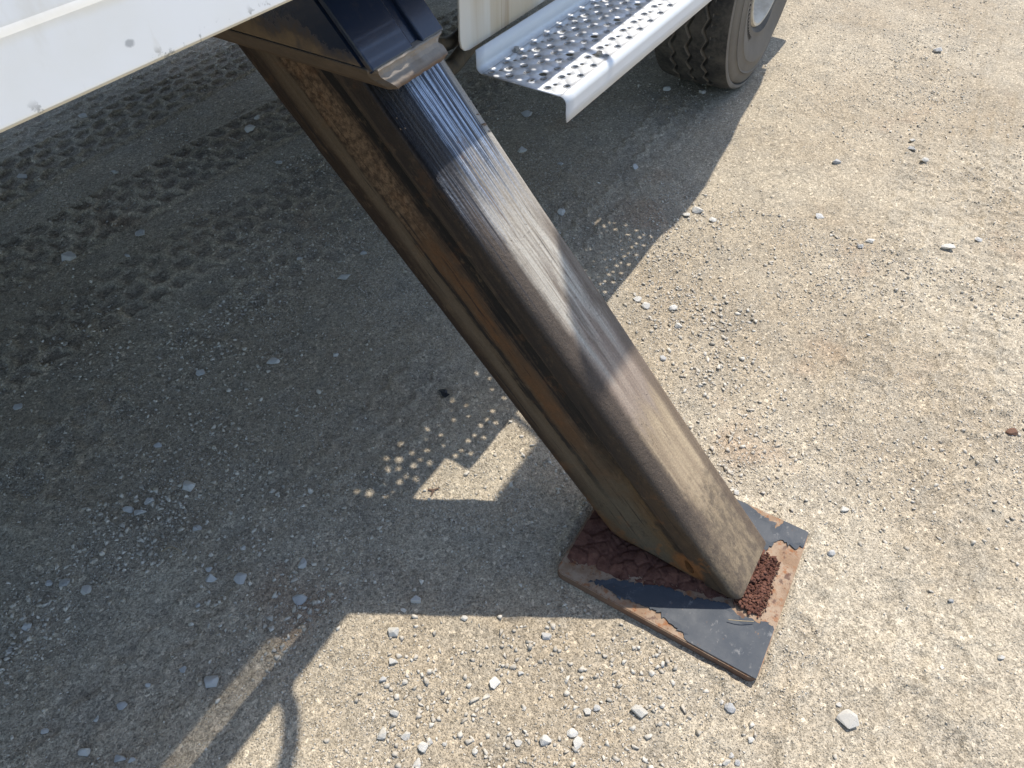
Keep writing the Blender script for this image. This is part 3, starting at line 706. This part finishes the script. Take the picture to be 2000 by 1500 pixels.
Vv = np.stack([SX, SY, HZ], -1)[ok]
qd = np.stack([ids[:-1, :-1], ids[1:, :-1], ids[1:, 1:], ids[:-1, 1:]], -1).reshape(-1, 4); qd = qd[(qd >= 0).all(1)]
sm_ = np_mesh('cracked_soil', Vv, qd); smooth(sm_)
soil = tag(link('cracked_soil', sm_, MSOIL), 'dry cracked red soil caked on the base plate under the leg', kind='stuff')
# crumbs heaped against the end of the foot
cv, cf, off = [], [], 0
n_c = 1500
for k in range(n_c):
    u = rng.uniform(); w_ = rng.uniform()
    x = .822 + .150 * u + rng.normal(0, .005)
    y0_ = -.086 - .016 * u; dep = .062 * (1 - .35 * u)
    y = y0_ - dep * w_ + rng.normal(0, .003)
    if x > .985: continue
    hgt = .020 * (1 - w_) ** .8 * (1 - abs(u - .45) * .7)
    v, f = SMALL[rng.integers(0, 12)]; s = (.0016 + .0085 * rng.uniform() ** 2.2) * (1.0 if w_ < .8 else .55)
    a = rng.uniform(0, 6.28); ca, sa = math.cos(a), math.sin(a)
    P = v * s * rng.uniform(.7, 1.2, 3); P = np.stack([P[:, 0] * ca - P[:, 1] * sa, P[:, 0] * sa + P[:, 1] * ca, P[:, 2]], -1)
    cv.append(P + np.array([x, y, .0225 + rng.uniform(.1, 1) * hgt])); cf.append(f + off); off += len(v)
crumb = tag(link('soil_crumbs', np_mesh('soil_crumbs', np.concatenate(cv), np.concatenate(cf)), MSOIL), 'crumbled red soil heaped against the foot end on the base plate', kind='stuff')

# -- dropped side panel of the bed (leans outward at the bottom)
bm = bmesh.new()
pp = [(.648, 1.2005), (.6505, 1.2005), (.6605, 1.262), (.664, 1.2655), (.7135, 1.50), (.716, 1.52), (.730, 1.52), (.7275, 1.50), (.676, 1.266), (.6625, 1.2035), (.6625, 1.2005)]
pp = [(.646, 1.2035), (.6475, 1.2005), (.672, 1.2005), (.672, 1.2035), (.652, 1.2045), (.6640, 1.2580), (.670, 1.264), (.712, 1.47), (.712, 1.52), (.700, 1.52), (.700, 1.47), (.6605, 1.2665), (.6575, 1.2605)]
pp = [(y_, z_ + .0105) for y_, z_ in pp]
panel = prism_x('side_panel', pp, -1.6, 1.26, MWH, truck)
tag(panel, 'scratched white sheet metal side panel with a folded lower edge')
for p in panel.data.polygons: p.use_smooth = False

# -- steps
PER = .0605
def make_step(name, length, hs):
    holes = []   # x, y, r, kind
    n_ = int(length / PER)
    for k in range(-1, n_ + 1):
        b = k * PER
        holes += [(b + .0461, .657, .0056, 'r'), (b + .0172, .6885, .0058, 'r'), (b + .0401, .6840, .0042, 's'), (b + .0496, .7175, .0052, 'r'),
                  (b + .0585, .7645, .0055, 'r'), (b + .0212, .7870, .0060, 'r'), (b + .0545, .8090, .0055, 'r'), (b + .0146, .8310, .0052, 'r'), (b + .0373, .8230, .0040, 's')]
        if k % 2 == 0: holes += [(b + .0702, .7325, .0088, 'b')]
        else: holes += [(b + .0297 + PER, .7372, .0055, 'r')]
    holes = [(h[0], h[1], h[2] * (hs if h[3] != 'b' else 1.1), h[3]) for h in holes]
    holes = [h for h in holes if .012 < h[0] < length - .012]
    pts, edges = [], []
    def loop(ps):
        s = len(pts); pts.extend(Vector(p) for p in ps); edges.extend((s + i, s + (i + 1) % len(ps)) for i in range(len(ps)))
    ya, yb_ = .6495, .8475
    loop([(0, ya), (length, ya), (length, yb_), (0, yb_)])
    for (x, y, r_, kd) in holes:
        loop([(x + r_ * math.cos(R(24 * i)), y + r_ * math.sin(R(24 * i))) for i in range(15)])
    vs_, es_, fs_, *_ = delaunay_2d_cdt(pts, edges, [], 0, 1e-6)
    hx = np.array([(h[0], h[1], h[2]) for h in holes])
    bm = bmesh.new(); bv = [bm.verts.new((v.x, v.y, .825)) for v in vs_]
    for f in fs_:
        c = sum((vs_[i] for i in f), Vector((0, 0))) / len(f)
        if ((hx[:, 0] - c.x) ** 2 + (hx[:, 1] - c.y) ** 2 < (hx[:, 2] * .97) ** 2).any(): continue
        fc = bm.faces.new([bv[i] for i in f]); fc.normal_update()
        if fc.normal.z < 0: fc.normal_flip()
    # folded lips, rolled front edge and upturned back
    def strip(prof_):
        prev = None; nseg = 40
        for (y, z) in prof_:
            row = [bm.verts.new((length * i / nseg, y, z)) for i in range(nseg + 1)]
            if prev:
                for i in range(nseg):
                    fc = bm.faces.new((prev[i], row[i], row[i + 1], prev[i + 1])); fc.normal_update()
                    if fc.normal.z - fc.normal.y < 0: fc.normal_flip()
            prev = row
    front = [(.6285, .771)] + [(.6315, .790)] + [(.6495 - .0175 * math.cos(R(a)), .825 - .0175 + .0175 * math.sin(R(a))) for a in range(0, 91, 10)]
    strip(front[::1])
    back = [(.8475 + .013 * math.sin(R(a)), .825 + .013 - .013 * math.cos(R(a))) for a in range(0, 91, 10)] + [(.8615, .872)]
    strip(back)
    me = bpy.data.meshes.new(name); bm.to_mesh(me); bm.free()
    # raised collars round the punched holes
    rv, rf = [], []
    for (x, y, r_, kd) in holes:
        if kd == 's': continue
        hh = .0022 if kd == 'r' else .0003
        if kd == 'b': continue
        s = len(rv); m_ = 15
        for (rr, z) in ((r_ + .0024, .8251), (r_ + .0010, .825 + hh), (r_ - .0002, .825 + hh * .95), (r_ - .0002, .8248)):
            rv += [(x + rr * math.cos(R(24 * i)), y + rr * math.sin(R(24 * i)), z) for i in range(m_)]
        for q in range(3):
            for i in range(m_):
                rf.append((s + q * m_ + i, s + q * m_ + (i + 1) % m_, s + (q + 1) * m_ + (i + 1) % m_, s + (q + 1) * m_ + i))
    bm = bmesh.new(); bm.from_mesh(me); n_plate = len(bm.verts)
    b2 = [bm.verts.new(v) for v in rv]
    for f in rf: bm.faces.new([b2[i] for i in f][::-1])
    bm.to_mesh(me); bm.free()
    for p in me.polygons: p.use_smooth = abs(p.normal.z) < .999
    me.set_sharp_from_angle(angle=R(40))
    return me, n_plate
stepme, n_plate = make_step('step', 1.42, 1.25)
upme, n_up = make_step('step', 1.42, 1.28); upme.materials.append(MGALV); stepme.materials.append(MGALV)
s1 = link('step', stepme, None, truck); s1.matrix_local = Matrix.Translation((1.265, .64, 0)) @ Matrix.Rotation(R(-1.15), 4, 'Z') @ Matrix.Translation((0, -.64, 0))
tag(s1, 'lower bare metal step punched with raised drain holes, front half in the sun')
s2 = bpy.data.objects.new('step', upme); COL.objects.link(s2); s2.parent = truck
s2.matrix_local = Matrix.Translation((1.185, .718, .345)) @ Matrix.Rotation(R(-.6), 4, 'Z') @ Matrix.Translation((0, -.64, 0))
for s_ in (s1, s2):
    q_ = s_.modifiers.new('thick', 'SOLIDIFY'); q_.thickness = .002; q_.offset = -1
    vg = s_.vertex_groups.new(name='sheet')
    vg.add(list(range(n_plate if s_ is s1 else n_up)), 1.0, 'REPLACE')
    q_.vertex_group = 'sheet'
tag(s2, 'upper step above the frame whose punched holes throw light dots')
for (bx_, by_) in ((.2225, .672), (.1405, .846), (.82, .672)):
    bm = bmesh.new(); bmesh.ops.create_cone(bm, cap_ends=True, segments=6, radius1=.0075, radius2=.007, depth=.007)
    bmesh.ops.translate(bm, verts=bm.verts, vec=(bx_, by_, .8305))
    b3 = bmesh.ops.create_cone(bm, cap_ends=True, segments=16, radius1=.0105, radius2=.0105, depth=.002)
    bmesh.ops.translate(bm, verts=b3['verts'], vec=(bx_, by_, .826))
    link('bolt', bm_mesh('bolt', bm), MZBOLT, s1)

# -- stained white valance behind the step
bm = bmesh.new()
vp = [(1.245, .895), (1.25, .878), (1.262, .868), (1.28, .864), (2.72, .864), (2.72, 1.24), (1.262, 1.24)]
f = bm.faces.new([bm.verts.new((x, .885, z)) for x, z in vp])
r = bmesh.ops.extrude_face_region(bm, geom=[f]); bmesh.ops.translate(bm, verts=[v for v in r['geom'] if isinstance(v, bmesh.types.BMVert)], vec=(0, .005, 0))
bmesh.ops.bevel(bm, geom=list(bm.edges), offset=.001, segments=2, affect='EDGES')
o = link('valance', bm_mesh('valance', bm), MWS, truck); tag(o, 'rust stained white valance panel behind the step')

# -- wheels
def make_wheel(name, cx_, y_out, rad, width, parent):
    w = empty(name, parent, (cx_, 0, rad - .012))
    nt, yo = 480, y_out
    # tread with three zigzag grooves
    ws = np.concatenate([np.linspace(0, .05, 6)[:-1], np.linspace(.05, width - .05, 78), np.linspace(width - .05, width, 6)[1:]])
    th = np.linspace(0, 2 * np.pi, nt, endpoint=False); T, W = np.meshgrid(th, ws, indexing='ij')
    s = T * rad
    Rr = np.full(T.shape, rad) - .010 * (np.abs(W / width - .5) * 2) ** 4
    for c in (.28, .5, .72):
        dist = np.abs(W - c * width - zig(s, 2 * np.pi * rad / 34, .011))
        Rr -= .013 * np.clip((.0075 - dist) / .003, 0, 1)
    # pentagon sipes by the shoulders
    for sd in (0, 1):
        ww = W if sd == 0 else width - W
        ph = (s % (2 * np.pi * rad / 34)) / (2 * np.pi * rad / 34)
        m = ((np.abs(ph - .28) < .022) | (np.abs(ph - .72) < .022)) & (ww > .040) & (ww < .068)
        m |= (np.abs(ww - (.040 - .012 * (.5 - np.abs(ph - .5)))) < .0022) & (np.abs(ph - .5) < .22)
        Rr -= .006 * m
    # flat contact patch
    Z = -Rr * np.cos(T); X = Rr * np.sin(T); Z = np.maximum(Z, -(rad - .014))
    Vt = np.stack([X, yo + W, Z], -1).reshape(-1, 3); nw = len(ws)
    I = np.arange(nt * nw).reshape(nt, nw); J = np.roll(I, -1, 0)
    F = np.stack([I[:, :-1], J[:, :-1], J[:, 1:], I[:, 1:]], -1).reshape(-1, 4)
    V_ = [Vt]; F_ = [F]; off = len(Vt)
    # sidewalls: radius / bulge profile with moulded rings
    prof = [(rad - .010, .0), (rad - .018, -.003), (rad - .030, -.002), (rad - .034, .002), (rad - .040, -.004), (rad - .062, -.012), (rad - .080, -.017), (rad - .083, -.021), (rad - .088, -.021), (rad - .091, -.0185),
            (rad - .11, -.023), (rad - .13, -.025), (rad - .133, -.0275), (rad - .15, -.0265), (rad - .17, -.021), (rad - .195, -.013), (rad - .225, -.007), (rad - .240, -.006), (rad - .252, -.008), (rad - .268, .004), (rad - .285, .018)]
    for side in (0, 1):
        rings = []
        for (pr, py) in prof:
            y = yo + py if side == 0 else yo + width - py
            zc = np.maximum(-pr * np.cos(th), -(rad - .014))
            bul = np.clip((-np.cos(th) * -1 - .86) / .14, 0, 1)
            y = y + (-1 if side == 0 else 1) * .012 * np.clip((np.cos(th) - .85) / .15, 0, 1) * (1 if -.03 < py < .0 else .3)
            rings.append(np.stack([pr * np.sin(th), np.broadcast_to(y, th.shape), zc], -1))
        RV = np.stack(rings, 1).reshape(-1, 3); nw2 = len(prof); I = np.arange(nt * nw2).reshape(nt, nw2) + off; J = np.roll(I, -1, 0)
        Fq = np.stack([I[:, :-1], J[:, :-1], J[:, 1:], I[:, 1:]], -1).reshape(-1, 4)
        if side == 0: Fq = Fq[:, ::-1]
        V_.append(RV); F_.append(Fq); off += len(RV)
    me = np_mesh('tyre', np.concatenate(V_), np.concatenate(F_)); smooth(me); me.set_sharp_from_angle(angle=R(42))
    ty = link('tyre', me, MRUB, w)
    # moulded tick marks round the bead
    bm = bmesh.new()
    for k in range(90):
        a = 2 * math.pi * k / 90
        if (k // 15) % 3 == 2: continue
        r_ = bmesh.ops.create_cube(bm, size=1)
        bmesh.ops.scale(bm, verts=r_['verts'], vec=(.006, .006, .028))
        bmesh.ops.translate(bm, verts=r_['verts'], vec=(0, yo - .0085, -(rad - .215)))
        bmesh.ops.rotate(bm, verts=r_['verts'], cent=(0, 0, 0), matrix=Matrix.Rotation(a, 3, 'Y'))
    tm = link('tyre_moulding', bm_mesh('tyre_moulding', bm), MTAR, w); tm['kind'] = 'stuff'
    # rim: lathe
    rp = [(rad - .270, .004), (rad - .276, -.006), (rad - .286, -.006), (rad - .292, .004), (rad - .300, .020), (rad - .312, .050), (rad - .325, .070), (.17, .075), (.168, .045), (.150, .035), (.06, .035), (.055, -.01), (.0, -.015)]
    bm = bmesh.new(); rr = []
    for (pr, py) in rp:
        rr.append([bm.verts.new((pr * math.sin(2 * math.pi * k / 64), yo + py, -pr * math.cos(2 * math.pi * k / 64))) for k in range(64)])
    for a, b in zip(rr, rr[1:]):
        for k in range(64): bm.faces.new((a[k], b[k], b[(k + 1) % 64], a[(k + 1) % 64]))
    bmesh.ops.remove_doubles(bm, verts=bm.verts, dist=.0005)
    me = bm_mesh('rim', bm); smooth(me); me.set_sharp_from_angle(angle=R(50)); link('rim', me, MRIM, w)
    for k in range(10):
        a = 2 * math.pi * k / 10
        bm = bmesh.new(); bmesh.ops.create_cone(bm, cap_ends=True, segments=6, radius1=.018, radius2=.016, depth=.03)
        bmesh.ops.rotate(bm, verts=bm.verts, cent=(0, 0, 0), matrix=Matrix.Rotation(R(90), 3, 'X'))
        bmesh.ops.translate(bm, verts=bm.verts, vec=(.115 * math.sin(a), yo + .025, -.115 * math.cos(a)))
        link('wheel_nut', bm_mesh('wheel_nut', bm), MZBOLT, w)
    return w
wh = make_wheel('wheel', 3.42, .752, .535, .325, truck)
tag(wh, 'front wheel with dusty tyre and cream rim')

# -- bodywork above the frame that throws the shade, with unseen blockers added
box('bed', (-1.6, .763, 1.31), (1.30, 3.55, 1.52), MCH, truck, .01)
box('bed_body', (-1.6, .78, 1.525), (1.02, 3.5, 2.3), MWH, truck, .02)
box('gap_blocker', (1.14, .700, 1.24), (1.28, .764, 1.52), MCH, truck, .004)  # unseen plate added to stop sun falling through the panel gap
for ya in (1.40, 2.40): box('frame_rail', (-1.6, ya, .98), (4.2, ya + .09, 1.25), MCH, truck, .006)
box('cross_member', (.60, 1.495, 1.02), (.72, 2.395, 1.2), MCH, truck)
box('cross_member', (2.05, 1.495, 1.02), (2.15, 2.395, 1.2), MCH, truck)
box('far_side_blocker', (-1.4, 3.2, .55), (2.4, 3.55, 1.24), MCH, truck, .01)  # unseen box added to block light coming in from the far side
box('cab_floor', (1.5, .915, 1.245), (4.05, 3.4, 1.40), MCH, truck, .01)
bm = box_bm((1.62, .842, 1.405), (4.0, 3.4, 2.75), .06, 3)
for v in bm.verts:
    if v.co.z > 2.0 and v.co.x > 3.4: v.co.x -= (v.co.z - 2.0) * .45
link('cab', bm_mesh('cab', bm), MWH, truck)
# front fender, slightly bowed in plan
bm = bmesh.new(); rows = []
for k, (x, y) in enumerate([(2.76, .60), (2.84, .582), (3.0, .583), (3.2, .60), (3.4, .612), (3.6, .64), (3.8, .655), (3.95, .67), (4.12, .70)]):
    zl = .96 + .12 * math.sin(math.pi * min(1, max(0, (x - 2.76) / 1.3)))
    rows.append([bm.verts.new(p) for p in ((x, y, zl), (x, y, 1.34), (x, 1.0, 1.40), (x, 1.0, zl + .03))])
for a, b in zip(rows, rows[1:]):
    for k in range(4): bm.faces.new((a[k], a[(k + 1) % 4], b[(k + 1) % 4], b[k]))
bm.faces.new(rows[0][::-1]); bm.faces.new(rows[-1])
link('fender', bm_mesh('fender', bm), MWH, truck)
box('bumper', (4.05, .715, .42), (4.25, 3.3, .78), MCH, truck, .02)
box('front_shade_block', (4.02, 1.02, .82), (4.75, 3.2, 1.7), MCH, truck, .03)  # unseen nose added to keep the ground beyond the cab shaded
# mirror on its arm
mr = prism_x('mirror', [(.300, 2.02), (.292, 2.10), (.292, 2.86), (.310, 2.90), (.400, 2.86), (.500, 2.76), (.522, 2.70), (.522, 2.05), (.500, 2.0), (.33, 1.99)], 2.065, 2.115, MGLASS, truck, .01)
tube('mirror_arm', [(2.09, .50, 2.68), (2.09, .62, 2.70), (2.09, .80, 2.66), (2.09, .93, 2.60)], .012, MCH, truck)
tube('mirror_arm', [(2.09, .50, 2.04), (2.11, .62, 2.02), (2.14, .80, 2.0), (2.14, .93, 2.0)], .012, MCH, truck)
# bent grab rail on the bed corner
GZ_ = 1.74; sh = .527 * GZ_
rail = tube('grab_rail', [(.167 + sh, .672, 1.50), (.167 + sh, .668, 1.66), (.160 + sh, .645, GZ_)] + [(x + sh, y, GZ_) for x, y in ((.145, .615), (.105, .575), (.055, .548), (-.01, .545), (-.30, .545), (-.70, .555), (-.80, .60))] + [(-.82 + sh, .66, 1.68), (-.82 + sh, .672, 1.50)], .018, MCH, truck)
for k in range(4):  # unseen thin rods added in the gap to dim the light stripe
    tube('stripe_dimmer', [(-1.5 + .7 * i, .7195 + .0122 * k + (.0012 if i % 2 else 0), 1.46 - .012 * (i % 2)) for i in range(5)], .0046, MHOSE, truck, 8, 6)
# hydraulic hoses sagging behind the sleeve
tube('hydraulic_hose', [(1.18, 1.30, 1.05), (1.45, 1.32, .72), (1.80, 1.40, .52), (2.02, 1.46, .44), (2.25, 1.42, .62), (2.3, 1.38, 1.0)], .030, MHOSE, truck)
tube('hydraulic_hose', [(1.20, 1.36, 1.05), (1.5, 1.40, .80), (1.85, 1.47, .58), (2.12, 1.53, .47), (2.35, 1.50, .62), (2.4, 1.45, 1.0)], .022, MHOSE, truck)
box('differential', (3.1, 1.45, .45), (3.6, 1.75, .75), MCH, truck, .05)

# ------------------------------------------------------------------ small litter
def gz(x, y): return float(ground_h(np.array([x]), np.array([y]))[0])
def flake(name, poly, x, y, s, rz, mat, label, cat, z=.004, fold=.3):
    bm = bmesh.new(); c = bm.verts.new((0, 0, fold * s * .3)); vs_ = [bm.verts.new((px * s, py * s, (.25 * math.sin(3 * i) + .25) * fold * s)) for i, (px, py) in enumerate(poly)]
    for i in range(len(vs_)): bm.faces.new((c, vs_[i], vs_[(i + 1) % len(vs_)]))
    o = link(name, bm_mesh(name, bm), mat); m_ = o.modifiers.new('thick', 'SOLIDIFY'); m_.thickness = .0012
    o.location = (x, y, gz(x, y) + z); o.rotation_euler = (0, 0, rz); return tag(o, label, cat)
flake('dry_leaf', [(-1, .15), (-.2, .12), (.9, .9), (1, .7), (.35, 0), (1, -.6), (.8, -.75), (-.1, -.2), (-1, -.1)], .728, .677, .014, R(150), MLEAF, 'dark brown forked dry leaf on the sunlit patch left of the leg', 'leaf')
flake('black_scrap', [(-1, .5), (-.3, .7), (.5, .4), (1, .5), (.9, -.2), (.2, -.6), (-.5, -.3), (-1, -.4)], 1.015, .845, .018, R(70), MTAR, 'crumpled black scrap lying in the shade left of the leg', 'scrap', fold=.9)
twl = ['thin dry straw resting across the black paint of the base plate', 'thin dry straw lying in the left shade by the gravel heap', 'short dry twig on the sunlit yard behind the base plate']
for (pts_, lab) in (([(.775, -.085, .030), (.785, -.11, .034), (.800, -.135, .031)], twl[0]), ([(.245, 1.135, .006), (.265, 1.12, .012), (.27, 1.09, .008)], twl[1])):
    p3 = [(x, y, z + (0 if z > .025 else gz(x, y))) for x, y, z in pts_]
    tag(tube('dry_straw', p3, .0009 if lab != twl[2] else .003, MSTRAW, None, 6, 6), lab, 'straw')
